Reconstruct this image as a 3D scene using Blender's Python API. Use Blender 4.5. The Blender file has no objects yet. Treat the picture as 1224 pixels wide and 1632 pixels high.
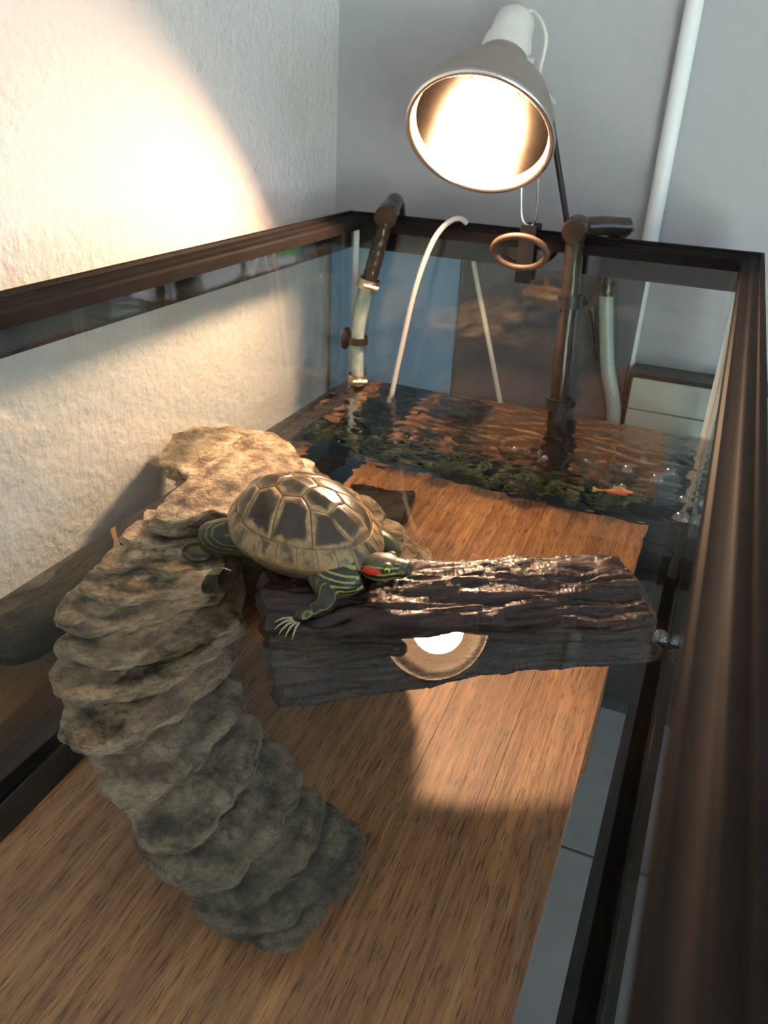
import bpy, bmesh, math, random
from mathutils import Vector, Matrix, noise
S = bpy.context.scene
COL = S.collection
random.seed(7)
PI = math.pi

# ------------------------------------------------------------------ camera
CAM = Vector((0.5742, -1.2676, 0.4454))
YAW, PITCH, ROLL, FPX = -0.37478, 0.47438, 0.05139, 1287.6
c_f = Vector((math.sin(YAW) * math.cos(PITCH), math.cos(YAW) * math.cos(PITCH), -math.sin(PITCH)))
c_r0 = Vector((math.cos(YAW), -math.sin(YAW), 0)); c_u0 = c_r0.cross(c_f)
c_r = c_r0 * math.cos(ROLL) + c_u0 * math.sin(ROLL)
c_u = -c_r0 * math.sin(ROLL) + c_u0 * math.cos(ROLL)
cam = bpy.data.cameras.new('camera'); cam_o = bpy.data.objects.new('camera', cam); COL.objects.link(cam_o)
cam.sensor_fit = 'VERTICAL'; cam.sensor_height = 24.0; cam.lens = 24.0 * FPX / 1632.0
cam.clip_start = 0.01
cam.dof.use_dof = True; cam.dof.focus_distance = 0.80; cam.dof.aperture_fstop = 6.3
M3 = Matrix((c_r, c_u, -c_f)).transposed()
cam_o.matrix_world = Matrix.Translation(CAM) @ M3.to_4x4()
S.camera = cam_o

# ------------------------------------------------------------------ world, sun, portals, exposure
w = bpy.data.worlds.new('sky'); S.world = w; w.use_nodes = True
bg = w.node_tree.nodes['Background']
bg.inputs[0].default_value = (0.58, 0.74, 1.0, 1); bg.inputs[1].default_value = 2.8
sl = bpy.data.lights.new('sun', 'SUN'); sl.energy = 185; sl.angle = 0.01; sl.color = (1, .96, .98)
so = bpy.data.objects.new('sun', sl); COL.objects.link(so); so.rotation_euler = (math.radians(14), math.radians(-42), 0)
def portal(loc, rot, sx, sy):
    l = bpy.data.lights.new('window_portal', 'AREA'); l.shape = 'RECTANGLE'; l.size = sx; l.size_y = sy
    l.cycles.is_portal = True
    o = bpy.data.objects.new('window_portal', l); COL.objects.link(o); o.location = loc; o.rotation_euler = rot
portal((2.42, -3.70, 0.1), (math.radians(90), 0, 0), .86, 2.2)
portal((3.42, -3.70, 0.1), (math.radians(90), 0, 0), .8, 2.2)
portal((2.72, -0.95, 0.75), (0, math.radians(90), 0), 1.3, 1.3)
S.view_settings.view_transform = 'Standard'; S.view_settings.look = 'None'
S.view_settings.gamma = 1; S.view_settings.use_curve_mapping = False
S.view_settings.exposure = 0.2
cy = S.cycles
cy.use_denoising = True; cy.max_bounces = 14; cy.diffuse_bounces = 5; cy.glossy_bounces = 8
cy.transmission_bounces = 10; cy.transparent_max_bounces = 32
cy.caustics_reflective = True; cy.caustics_refractive = True
cy.sample_clamp_indirect = 10.0; cy.use_guiding = True; cy.use_surface_guiding = True; cy.use_volume_guiding = False; cy.guiding_training_samples = 64; cy.blur_glossy = 0.5

# ------------------------------------------------------------------ constants of the place
W, L, D = 0.60, 1.24, 0.305          # aquarium inner width, length, water depth (water surface is z = 0)
WALLX, WALLY = -0.095, 0.12
FLOOR = -1.0

def ray(px, py):
    return (c_f + c_r * ((px - 612) / FPX) - c_u * ((py - 816) / FPX)).normalized()
def at(px, py, z):
    """place on the height z that appears at a pixel of the photograph (bent at the water surface when z < 0)"""
    d = ray(px, py)
    if z >= 0:
        return CAM + d * ((z - CAM.z) / d.z)
    p = CAM + d * (-CAM.z / d.z)
    h = Vector((d.x, d.y, 0)); s = h.length; st = s / 1.33; ct = math.sqrt(1 - st * st)
    q = p + h / s * (st / ct) * (-z); q.z = z
    return q
def aty(px, py, y):
    d = ray(px, py); return CAM + d * ((y - CAM.y) / d.y)

# ------------------------------------------------------------------ materials
def new_mat(name):
    m = bpy.data.materials.new(name); m.use_nodes = True
    t = m.node_tree; t.nodes.clear()
    o = t.nodes.new('ShaderNodeOutputMaterial')
    return m, t, o
def N(t, typ, **kw):
    n = t.nodes.new(typ)
    for k, v in kw.items():
        if k in n.inputs.keys(): n.inputs[k].default_value = v
        else: setattr(n, k, v)
    return n
def ramp(t, stops):
    n = t.nodes.new('ShaderNodeValToRGB'); e = n.color_ramp.elements
    while len(e) < len(stops): e.new(0.5)
    for i, (p, c) in enumerate(stops):
        e[i].position = p; e[i].color = (*c, 1) if len(c) == 3 else c
    return n
def plain(name, col, rough=.5, metal=0, spec=.5, bump=0, scale=60, var=0, coat=0, trans=0, ior=1.45):
    m, t, o = new_mat(name)
    b = N(t, 'ShaderNodeBsdfPrincipled', Roughness=rough, Metallic=metal)
    b.inputs['Specular IOR Level'].default_value = spec
    b.inputs['Coat Weight'].default_value = coat
    b.inputs['IOR'].default_value = ior
    tc = N(t, 'ShaderNodeTexCoord'); ns = N(t, 'ShaderNodeTexNoise', Scale=scale, Detail=5)
    t.links.new(tc.outputs['Object'], ns.inputs['Vector'])
    r = ramp(t, [(.3, tuple(c * (1 - var) for c in col)), (.7, tuple(min(1, c * (1 + var)) for c in col))])
    t.links.new(ns.outputs[0], r.inputs[0]); t.links.new(r.outputs[0], b.inputs['Base Color'])
    if bump:
        bp = N(t, 'ShaderNodeBump', Strength=1.0, Distance=bump)
        t.links.new(ns.outputs[0], bp.inputs['Height']); t.links.new(bp.outputs[0], b.inputs['Normal'])
    t.links.new(b.outputs[0], o.inputs[0])
    return m
def clear(name, tint=(1, 1, 1), ior=1.5, rough=0.0, dirt=0):
    """thin clear sheet: Fresnel reflection over straight transmission, with faint dried specks"""
    m, t, o = new_mat(name)
    tr = N(t, 'ShaderNodeBsdfTransparent', Color=(*tint, 1)); gl = N(t, 'ShaderNodeBsdfGlossy', Roughness=rough)
    f = N(t, 'ShaderNodeFresnel'); mx = N(t, 'ShaderNodeMixShader')
    ge = N(t, 'ShaderNodeNewGeometry'); mi = N(t, 'ShaderNodeMapRange')      # same Fresnel law on both faces of the sheet
    mi.inputs[3].default_value = ior; mi.inputs[4].default_value = 1 / ior
    t.links.new(ge.outputs['Backfacing'], mi.inputs[0]); t.links.new(mi.outputs[0], f.inputs['IOR'])
    t.links.new(f.outputs[0], mx.inputs[0]); t.links.new(tr.outputs[0], mx.inputs[1]); t.links.new(gl.outputs[0], mx.inputs[2])
    out = mx
    if dirt:
        tc = N(t, 'ShaderNodeTexCoord')
        v = N(t, 'ShaderNodeTexNoise', Scale=230.0, Detail=3); n2 = N(t, 'ShaderNodeTexNoise', Scale=9.0, Detail=4)
        t.links.new(tc.outputs['Object'], v.inputs['Vector']); t.links.new(tc.outputs['Object'], n2.inputs['Vector'])
        r1 = ramp(t, [(.60, (0, 0, 0)), (.75, (1, 1, 1))]); r2 = ramp(t, [(.45, (0, 0, 0)), (.7, (1, 1, 1))])
        t.links.new(v.outputs[0], r1.inputs[0]); t.links.new(n2.outputs[0], r2.inputs[0])
        mu = N(t, 'ShaderNodeMath', operation='MULTIPLY'); t.links.new(r1.outputs[0], mu.inputs[0]); t.links.new(r2.outputs[0], mu.inputs[1])
        m2 = N(t, 'ShaderNodeMath', operation='MULTIPLY'); m2.inputs[1].default_value = dirt; t.links.new(mu.outputs[0], m2.inputs[0])
        df = N(t, 'ShaderNodeBsdfDiffuse', Color=(.8, .8, .78, 1)); mx2 = N(t, 'ShaderNodeMixShader')
        t.links.new(m2.outputs[0], mx2.inputs[0]); t.links.new(mx.outputs[0], mx2.inputs[1]); t.links.new(df.outputs[0], mx2.inputs[2]); out = mx2
    t.links.new(out.outputs[0], o.inputs[0])
    return m

def wall_mat():
    m, t, o = new_mat('textured_white_paint')
    b = N(t, 'ShaderNodeBsdfPrincipled', Roughness=.75); b.inputs['Base Color'].default_value = (.68, .665, .655, 1)
    b.inputs['Specular IOR Level'].default_value = .25
    tc = N(t, 'ShaderNodeTexCoord')
    n1 = N(t, 'ShaderNodeTexNoise', Scale=85.0, Detail=4, Roughness=.55); n2 = N(t, 'ShaderNodeTexNoise', Scale=30.0, Detail=2)
    for n in (n1, n2): t.links.new(tc.outputs['Object'], n.inputs['Vector'])
    a = N(t, 'ShaderNodeMath', operation='ADD'); t.links.new(n1.outputs[0], a.inputs[0]); t.links.new(n2.outputs[0], a.inputs[1])
    bp = N(t, 'ShaderNodeBump', Strength=1.0, Distance=.0032)
    t.links.new(a.outputs[0], bp.inputs['Height']); t.links.new(bp.outputs[0], b.inputs['Normal'])
    t.links.new(b.outputs[0], o.inputs[0]); return m
def wood_mat():
    m, t, o = new_mat('oiled_oak')
    b = N(t, 'ShaderNodeBsdfPrincipled', Roughness=.42)
    tc = N(t, 'ShaderNodeTexCoord'); oi = N(t, 'ShaderNodeObjectInfo')
    off = N(t, 'ShaderNodeVectorMath', operation='SCALE'); off.inputs['Scale'].default_value = 9.0
    cmb = N(t, 'ShaderNodeCombineXYZ'); t.links.new(oi.outputs['Random'], cmb.inputs[0]); t.links.new(oi.outputs['Random'], cmb.inputs[1])
    t.links.new(cmb.outputs[0], off.inputs[0])
    ad = N(t, 'ShaderNodeVectorMath', operation='ADD'); t.links.new(tc.outputs['Object'], ad.inputs[0]); t.links.new(off.outputs[0], ad.inputs[1])
    def streak(sx, sy, sc, det=5, dist=0.0):
        mp = N(t, 'ShaderNodeMapping'); mp.inputs['Scale'].default_value = (sx, sy, 1)
        n = N(t, 'ShaderNodeTexNoise', Scale=sc, Detail=det, Roughness=.6, Distortion=dist)
        t.links.new(ad.outputs[0], mp.inputs[0]); t.links.new(mp.outputs[0], n.inputs['Vector']); return n
    big = streak(1, .12, 22, 4, .6); fine = streak(1, .045, 260, 4); pore = streak(1, .06, 560, 2)
    wv = N(t, 'ShaderNodeTexWave', Scale=16.0, Distortion=9.0, Detail=3); wv.inputs['Detail Scale'].default_value = .7
    mp = N(t, 'ShaderNodeMapping'); mp.inputs['Scale'].default_value = (1, .16, 1); t.links.new(ad.outputs[0], mp.inputs[0]); t.links.new(mp.outputs[0], wv.inputs[0])
    r1 = ramp(t, [(.25, (.31, .130, .046)), (.5, (.47, .215, .078)), (.78, (.62, .32, .125))]); t.links.new(big.outputs[0], r1.inputs[0])
    r2 = ramp(t, [(.35, (.5, .5, .5)), (.65, (1, 1, 1))]); t.links.new(fine.outputs[0], r2.inputs[0])
    r3 = ramp(t, [(.55, (1, 1, 1)), (.64, (.16, .12, .10))]); t.links.new(pore.outputs[0], r3.inputs[0])
    r4 = ramp(t, [(.1, (.72, .68, .62)), (.6, (1, 1, 1))]); t.links.new(wv.outputs[0], r4.inputs[0])
    cur = r1
    for r, f in ((r2, .8), (r3, .75), (r4, .7)):
        mx = N(t, 'ShaderNodeMixRGB', blend_type='MULTIPLY'); mx.inputs[0].default_value = f
        t.links.new(cur.outputs[0], mx.inputs[1]); t.links.new(r.outputs[0], mx.inputs[2]); cur = mx
    hs = N(t, 'ShaderNodeHueSaturation'); mr = N(t, 'ShaderNodeMapRange'); mr.inputs[3].default_value = .94; mr.inputs[4].default_value = 1.06
    t.links.new(oi.outputs['Random'], mr.inputs[0]); t.links.new(mr.outputs[0], hs.inputs['Value']); t.links.new(cur.outputs[0], hs.inputs['Color'])
    t.links.new(hs.outputs[0], b.inputs['Base Color'])
    bp = N(t, 'ShaderNodeBump', Strength=.5, Distance=.001); t.links.new(fine.outputs[0], bp.inputs['Height']); t.links.new(bp.outputs[0], b.inputs['Normal'])
    t.links.new(b.outputs[0], o.inputs[0]); return m
def rock_mat():
    m, t, o = new_mat('moulded_sandstone')
    b = N(t, 'ShaderNodeBsdfPrincipled', Roughness=.62)
    tc = N(t, 'ShaderNodeTexCoord')
    mp = N(t, 'ShaderNodeMapping'); mp.inputs['Scale'].default_value = (1, 1, 3.2)
    t.links.new(tc.outputs['Object'], mp.inputs[0])
    n1 = N(t, 'ShaderNodeTexNoise', Scale=28.0, Detail=8, Roughness=.65); n2 = N(t, 'ShaderNodeTexNoise', Scale=120.0, Detail=6, Roughness=.7)
    n3 = N(t, 'ShaderNodeTexNoise', Scale=11.0, Detail=3)
    for n in (n1, n2): t.links.new(mp.outputs[0], n.inputs['Vector'])
    t.links.new(tc.outputs['Object'], n3.inputs['Vector'])
    r1 = ramp(t, [(.34, (.075, .055, .036)), (.44, (.28, .205, .13)), (.54, (.55, .42, .27)), (.68, (.76, .63, .45))]); t.links.new(n1.outputs[0], r1.inputs[0])
    r2 = ramp(t, [(.36, (.35, .32, .28)), (.52, (1, 1, 1))]); t.links.new(n2.outputs[0], r2.inputs[0])
    mx = N(t, 'ShaderNodeMixRGB', blend_type='MULTIPLY'); mx.inputs[0].default_value = .8
    t.links.new(r1.outputs[0], mx.inputs[1]); t.links.new(r2.outputs[0], mx.inputs[2])
    r3 = ramp(t, [(.48, (0, 0, 0)), (.70, (.42, .42, .42))]); t.links.new(n3.outputs[0], r3.inputs[0])
    mx2 = N(t, 'ShaderNodeMixRGB'); mx2.inputs[2].default_value = (.17, .18, .135, 1)
    t.links.new(r3.outputs[0], mx2.inputs[0]); t.links.new(mx.outputs[0], mx2.inputs[1])
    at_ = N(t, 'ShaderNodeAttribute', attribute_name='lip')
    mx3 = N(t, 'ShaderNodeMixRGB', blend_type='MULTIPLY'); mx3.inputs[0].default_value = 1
    r5 = ramp(t, [(0, (.16, .15, .14)), (.75, (1, 1, 1))]); t.links.new(at_.outputs['Fac'], r5.inputs[0])  # shade of the gaps under the lips, painted into the colour
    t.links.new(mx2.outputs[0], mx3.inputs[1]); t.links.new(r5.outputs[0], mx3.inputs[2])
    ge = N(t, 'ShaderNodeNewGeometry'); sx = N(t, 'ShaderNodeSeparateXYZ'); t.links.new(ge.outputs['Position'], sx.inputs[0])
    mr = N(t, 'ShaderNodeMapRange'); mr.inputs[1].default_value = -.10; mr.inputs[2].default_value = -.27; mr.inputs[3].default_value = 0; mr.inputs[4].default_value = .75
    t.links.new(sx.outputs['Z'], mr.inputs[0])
    mx4 = N(t, 'ShaderNodeMixRGB', blend_type='MULTIPLY'); mx4.inputs[2].default_value = (.26, .28, .29, 1)      # lower half darkened: algae film plus cool shade put into the colour
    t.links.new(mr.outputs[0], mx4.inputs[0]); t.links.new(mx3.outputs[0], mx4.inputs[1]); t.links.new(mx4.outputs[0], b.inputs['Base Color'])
    ad = N(t, 'ShaderNodeMath', operation='ADD'); t.links.new(n1.outputs[0], ad.inputs[0]); t.links.new(n2.outputs[0], ad.inputs[1])
    bp = N(t, 'ShaderNodeBump', Strength=1, Distance=.008); t.links.new(ad.outputs[0], bp.inputs['Height']); t.links.new(bp.outputs[0], b.inputs['Normal'])
    t.links.new(b.outputs[0], o.inputs[0]); return m
def bark_mat():
    m, t, o = new_mat('wet_dark_bark')
    b = N(t, 'ShaderNodeBsdfPrincipled', Roughness=.3)
    b.inputs['Coat Weight'].default_value = .16; b.inputs['Coat Roughness'].default_value = .14; b.inputs['Specular IOR Level'].default_value = .32
    tc = N(t, 'ShaderNodeTexCoord'); mp = N(t, 'ShaderNodeMapping'); mp.inputs['Scale'].default_value = (.14, 1, 1)
    t.links.new(tc.outputs['Object'], mp.inputs[0])
    n1 = N(t, 'ShaderNodeTexNoise', Scale=120.0, Detail=7, Roughness=.65); t.links.new(mp.outputs[0], n1.inputs['Vector'])
    n2 = N(t, 'ShaderNodeTexNoise', Scale=18.0, Detail=4); t.links.new(tc.outputs['Object'], n2.inputs['Vector'])
    r1 = ramp(t, [(.3, (.010, .005, .0045)), (.55, (.042, .018, .015)), (.75, (.11, .052, .040))]); t.links.new(n1.outputs[0], r1.inputs[0])
    r2 = ramp(t, [(.35, (.5, .5, .5)), (.65, (1.0, .92, .9))]); t.links.new(n2.outputs[0], r2.inputs[0])
    mx = N(t, 'ShaderNodeMixRGB', blend_type='MULTIPLY'); mx.inputs[0].default_value = 1
    t.links.new(r1.outputs[0], mx.inputs[1]); t.links.new(r2.outputs[0], mx.inputs[2]); t.links.new(mx.outputs[0], b.inputs['Base Color'])
    bp = N(t, 'ShaderNodeBump', Strength=1, Distance=.003); t.links.new(n1.outputs[0], bp.inputs['Height']); t.links.new(bp.outputs[0], b.inputs['Normal'])
    t.links.new(b.outputs[0], o.inputs[0]); return m
def attr_mat(name, rough=.4, spec=.5, bump=.0006, scale=300, noise_mix=.35, coat=0):
    """colour pattern carried by the mesh (skin stripes, shell blotches)"""
    m, t, o = new_mat(name)
    b = N(t, 'ShaderNodeBsdfPrincipled', Roughness=rough); b.inputs['Specular IOR Level'].default_value = spec; b.inputs['Coat Weight'].default_value = coat
    b.inputs['Coat Roughness'].default_value = .25
    a = N(t, 'ShaderNodeAttribute', attribute_name='pattern'); tc = N(t, 'ShaderNodeTexCoord')
    n = N(t, 'ShaderNodeTexNoise', Scale=scale, Detail=5, Roughness=.65); t.links.new(tc.outputs['Object'], n.inputs['Vector'])
    r = ramp(t, [(.35, (.4, .4, .4)), (.6, (1.05, 1.05, 1.05))]); t.links.new(n.outputs[0], r.inputs[0])
    mx = N(t, 'ShaderNodeMixRGB', blend_type='MULTIPLY'); mx.inputs[0].default_value = noise_mix
    t.links.new(a.outputs['Color'], mx.inputs[1]); t.links.new(r.outputs[0], mx.inputs[2]); t.links.new(mx.outputs[0], b.inputs['Base Color'])
    bp = N(t, 'ShaderNodeBump', Strength=.7, Distance=bump); t.links.new(n.outputs[0], bp.inputs['Height']); t.links.new(bp.outputs[0], b.inputs['Normal'])
    t.links.new(b.outputs[0], o.inputs[0]); return m
def water_mat():
    m, t, o = new_mat('water')
    g = N(t, 'ShaderNodeBsdfGlass', IOR=1.33, Roughness=0.0); g.inputs['Color'].default_value = (.97, .985, .975, 1)
    t.links.new(g.outputs[0], o.inputs[0]); return m
def thin_refract(name):
    m, t, o = new_mat(name)
    g = N(t, 'ShaderNodeBsdfGlass', IOR=1.02, Roughness=0.0); g.inputs['Color'].default_value = (.975, .985, .98, 1)
    t.links.new(g.outputs[0], o.inputs[0]); return m
def emit(name, col, s):
    m, t, o = new_mat(name); e = N(t, 'ShaderNodeEmission', Strength=s); e.inputs[0].default_value = (*col, 1)
    t.links.new(e.outputs[0], o.inputs[0]); return m

M = dict(
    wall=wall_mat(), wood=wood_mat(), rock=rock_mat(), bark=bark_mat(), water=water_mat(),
    ceiling=plain('ceiling_paint', (.7, .7, .7), .8), slate=plain('slate_tile', (.22, .235, .25), .45, var=.18, scale=9, bump=.001),
    grout=plain('grout', (.05, .05, .05), .9), patio=plain('patio_stone', (.78, .79, .80), .9, var=.05, scale=3),
    lawn=plain('lawn', (.07, .20, .045), .9, var=.3, scale=30),
    glass=clear('pane_glass', (.965, .985, .975), 1.75, 0, .10), winglass=clear('window_glass', (1, 1, 1), 1.45),
    rim=plain('black_plastic_rim', (.013, .011, .011), .58, var=.2, scale=25, bump=.0001, spec=.04), silicone=plain('silicone', (.55, .60, .58), .35),
    black=plain('black_plastic', (.016, .015, .015), .35, var=.2), smoke=plain('smoked_pipe', (.030, .021, .016), .22, var=.25, scale=40, coat=.3),
    tube=clear('clear_hose', (.86, .90, .88), 1.42, .08), steel=plain('zinc_steel', (.62, .50, .38), .28, metal=1, var=.15),
    wire=plain('chrome_wire', (.8, .8, .8), .18, metal=1), dome_out=plain('dome_enamel', (.40, .34, .30), .35, metal=.6), dome_in=plain('brushed_reflector', (.055, .048, .040), .2, metal=1), lip_white=plain('white_enamel', (.75, .70, .62), .4),
    socket=plain('white_ceramic', (.75, .73, .70), .35), bulbglass=emit('frosted_bulb_glow', (1, .60, .34), 165), rubber=plain('brown_rubber', (.09, .05, .03), .5),
    pipe_white=plain('white_pipe_paint', (.78, .80, .82), .4), board=plain('shade_grey', (.10, .105, .125), .6, var=.15, scale=14),
    box=plain('sage_laminate', (.40, .44, .40), .5, var=.1, scale=6), frame=plain('window_frame', (.75, .75, .75), .5),
    skin=attr_mat('turtle_skin', .38, .5, .0005, 420, .3, .15), shell=attr_mat('turtle_shell', .34, .5, .0008, 130, .75, .25),
    claw=plain('claw_horn', (.36, .32, .20), .4), eye=plain('turtle_eye', (.01, .012, .01), .08), iris=plain('turtle_iris', (.45, .42, .08), .2),
    bubble=clear('bubble_film', (.97, .98, .98), 2.3), cable=plain('black_cable', (.02, .02, .022), .5),
    fish=plain('orange_scales', (.85, .20, .05), .3, var=.2, scale=90), fin=plain('pale_fin', (.85, .55, .30), .4),
    driftwood=plain('sunken_dark_wood', (.018, .012, .009), .6, var=.5, scale=70, bump=.002))

# ------------------------------------------------------------------ builders
def link(name, me, m, parent=None):
    o = bpy.data.objects.new(name, me); COL.objects.link(o)
    if m is not None and not me.materials: me.materials.append(m)
    if parent is not None:
        o.parent = parent
    return o
def obj(name, bm, m, parent=None, smooth=True, local=False):
    """one mesh object; world coordinates in bm unless local, moved under the parent's base"""
    if parent is not None and not local:
        bmesh.ops.transform(bm, matrix=parent_world(parent).inverted(), verts=bm.verts)
    me = bpy.data.meshes.new(name); bm.normal_update(); bm.to_mesh(me); bm.free()
    if smooth:
        me.shade_smooth()
        if name != 'water': me.set_sharp_from_angle(angle=math.radians(40))
    return link(name, me, m, parent)
def parent_world(o):
    mw = Matrix.Identity(4)
    while o is not None:
        mw = o.matrix_basis @ mw; o = o.parent
    return mw
def tag(o, label, cat, group=None, kind=None):
    o['label'] = label; o['category'] = cat
    if group: o['group'] = group
    if kind: o['kind'] = kind
    return o
def thing(name, label, cat, loc=(0, 0, 0), group=None, rot=None):
    o = bpy.data.objects.new(name, None); COL.objects.link(o); o.location = loc
    o.empty_display_size = .02
    if rot: o.rotation_euler = rot
    return tag(o, label, cat, group)
def struct(name, bm, m, parent=None, smooth=False):
    o = obj(name, bm, m, parent, smooth)
    if parent is None: o['kind'] = 'structure'
    return o
def box(bm, a, b, bevel=0):
    v = [bm.verts.new((x, y, z)) for x in (a[0], b[0]) for y in (a[1], b[1]) for z in (a[2], b[2])]
    fs = [bm.faces.new([v[i] for i in f]) for f in ((0, 1, 3, 2), (4, 6, 7, 5), (0, 4, 5, 1), (2, 3, 7, 6), (0, 2, 6, 4), (1, 5, 7, 3))]
    bmesh.ops.recalc_face_normals(bm, faces=fs)
    if bevel:
        es = {e for f in fs for e in f.edges}
        bmesh.ops.bevel(bm, geom=list(es), offset=bevel, segments=2, affect='EDGES', profile=.6)
    return bm
def BX(a, b, bevel=0):
    return box(bmesh.new(), a, b, bevel)
def smooth_path(pts, n=8):
    pts = [Vector(p) for p in pts]
    if len(pts) < 3: return pts
    out = []
    for i in range(len(pts) - 1):
        p0 = pts[max(i - 1, 0)]; p1 = pts[i]; p2 = pts[i + 1]; p3 = pts[min(i + 2, len(pts) - 1)]
        for k in range(n):
            s = k / n
            out.append(.5 * ((2 * p1) + (p2 - p0) * s + (2 * p0 - 5 * p1 + 4 * p2 - p3) * s * s + (3 * p1 - p0 - 3 * p2 + p3) * s ** 3))
    out.append(pts[-1]); return out
def smooth_loop(pts, n=8):
    pts = [Vector(p) for p in pts]; k_ = len(pts); out = []
    for i in range(k_):
        p0, p1, p2, p3 = (pts[(i + j - 1) % k_] for j in range(4))
        for k in range(n):
            s = k / n
            out.append(.5 * ((2 * p1) + (p2 - p0) * s + (2 * p0 - 5 * p1 + 4 * p2 - p3) * s * s + (3 * p1 - p0 - 3 * p2 + p3) * s ** 3))
    return out
def tube(bm, pts, rad, n=12, caps=True):
    pts = [Vector(p) for p in pts]; rads = rad if isinstance(rad, (list, tuple)) else [rad] * len(pts)
    up = None; rings = []
    for i, p in enumerate(pts):
        d = (pts[min(i + 1, len(pts) - 1)] - pts[max(i - 1, 0)]).normalized()
        if up is None:
            up = d.orthogonal().normalized()
        else:
            up = (up - d * up.dot(d)).normalized()
        s = d.cross(up)
        rings.append([bm.verts.new(p + (up * math.cos(2 * PI * k / n) + s * math.sin(2 * PI * k / n)) * rads[i]) for k in range(n)])
    for a, b in zip(rings, rings[1:]):
        for k in range(n): bm.faces.new((a[k], a[(k + 1) % n], b[(k + 1) % n], b[k]))
    if caps:
        bm.faces.new(rings[0][::-1]); bm.faces.new(rings[-1])
    return bm
def TB(pts, rad, n=12, caps=True): return tube(bmesh.new(), pts, rad, n, caps)
def lathe(bm, prof, mat4, n=40):
    """prof: (radius, height along axis); revolved round the local z of mat4"""
    rings = []
    for r, h in prof:
        if r < 1e-6: rings.append([bm.verts.new(mat4 @ Vector((0, 0, h)))])
        else: rings.append([bm.verts.new(mat4 @ Vector((r * math.cos(2 * PI * k / n), r * math.sin(2 * PI * k / n), h))) for k in range(n)])
    for a, b in zip(rings, rings[1:]):
        for k in range(n):
            k2 = (k + 1) % n
            if len(a) == 1 and len(b) > 1: bm.faces.new((a[0], b[k2], b[k]))
            elif len(b) == 1 and len(a) > 1: bm.faces.new((a[k], a[k2], b[0]))
            elif len(a) > 1: bm.faces.new((a[k], a[k2], b[k2], b[k]))
    return bm
def axis_mat(origin, z):
    z = Vector(z).normalized(); x = z.orthogonal().normalized(); y = z.cross(x)
    m = Matrix((x, y, z)).transposed().to_4x4(); m.translation = Vector(origin); return m
def copy_tree(o, parent=None):
    c = o.copy(); COL.objects.link(c); c.parent = parent
    for ch in list(o.children): copy_tree(ch, c)
    return c

# ------------------------------------------------------------------ the room
Y0, Y1, X1, X2, ZC = -3.6, WALLY, 2.6, 4.0, 1.55
fl = struct('floor', BX((WALLX - .1, Y0, FLOOR - .1), (X2 + .1, Y1 + .1, FLOOR - .004)), M['grout'])
tw, tl = .60, .30
tile_me = None
for i in range(7):
    for j in range(13):
        x0 = WALLX + i * tw + .0; y0 = .03 - (j + 1) * tl - (.0)
        if x0 > X2: continue
        if tile_me is None:
            bm = BX((.003, .003, -.01), (tw - .003, tl - .003, 0), .0015)
            t0 = obj('tile', bm, M['slate'], None, False); tile_me = t0.data; t0.parent = fl
        else:
            t0 = bpy.data.objects.new('tile', tile_me); COL.objects.link(t0); t0.parent = fl
        t0.location = (x0, y0, FLOOR)
struct('ceiling', BX((WALLX - .1, Y0 - .1, ZC), (X2 + .1, Y1 + .1, ZC + .1)), M['ceiling'])
struct('wall_left', BX((WALLX - .1, Y0, FLOOR), (WALLX, Y1 + .1, ZC)), M['wall'])
struct('wall_far', BX((WALLX, Y1, FLOOR), (X1 + .1, Y1 + .1, ZC)), plain('grey_wall_paint', (.40, .41, .435), .7, var=.02, scale=40, bump=.0004))
bm = bmesh.new()
for a, b in (((X1, -2.3, FLOOR), (X1 + .1, -1.6, ZC)), ((X1, -.3, FLOOR), (X1 + .1, Y1, ZC)), ((X1, -1.6, FLOOR), (X1 + .1, -.3, .1)), ((X1, -1.6, 1.4), (X1 + .1, -.3, ZC)),
             ((X1, -2.4, FLOOR), (X2 + .1, -2.3, ZC)), ((X2, Y0, FLOOR), (X2 + .1, -2.4, ZC))): box(bm, a, b)
struct('wall_right', bm, M['wall'])
bm = bmesh.new()
for a, b in (((WALLX, Y0 - .1, FLOOR), (2.0, Y0, ZC)), ((2.84, Y0 - .1, FLOOR), (3.03, Y0, ZC)), ((3.8, Y0 - .1, FLOOR), (X2 + .1, Y0, ZC)),
             ((2.0, Y0 - .1, 1.2), (2.84, Y0, ZC)), ((3.03, Y0 - .1, 1.2), (3.8, Y0, ZC))): box(bm, a, b)
struct('wall_back', bm, M['wall'])
for k, (x0, x1) in enumerate(((2.0, 2.84), (3.03, 3.8))):
    bm = bmesh.new(); y = Y0 - .06; xm = (x0 + x1) / 2 + .05
    for a, b in (((x0, y, FLOOR), (x0 + .03, y + .04, 1.2)), ((x1 - .03, y, FLOOR), (x1, y + .04, 1.2)), ((x0, y, 1.16), (x1, y + .04, 1.2)), ((x0, y, FLOOR), (x1, y + .04, FLOOR + .03)), ((xm - .02, y, FLOOR), (xm + .02, y + .04, 1.2))): box(bm, a, b)
    d = struct('door_%d' % (k + 1), bm, M['frame'])
    obj('pane', BX((x0 + .03, y + .015, FLOOR + .03), (x1 - .03, y + .02, 1.16)), M['winglass'], d, False)
bm = bmesh.new(); x = X1 + .03
for a, b in (((x, -1.6, .1), (x + .04, -1.56, 1.4)), ((x, -.34, .1), (x + .04, -.3, 1.4)), ((x, -1.6, .1), (x + .04, -.3, .14)), ((x, -1.6, 1.36), (x + .04, -.3, 1.4)), ((x, -.97, .1), (x + .04, -.93, 1.4))): box(bm, a, b)
wn = struct('window_1', bm, M['frame'])
obj('pane', BX((x + .015, -1.56, .14), (x + .02, -.34, 1.36)), M['winglass'], wn, False)
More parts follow.
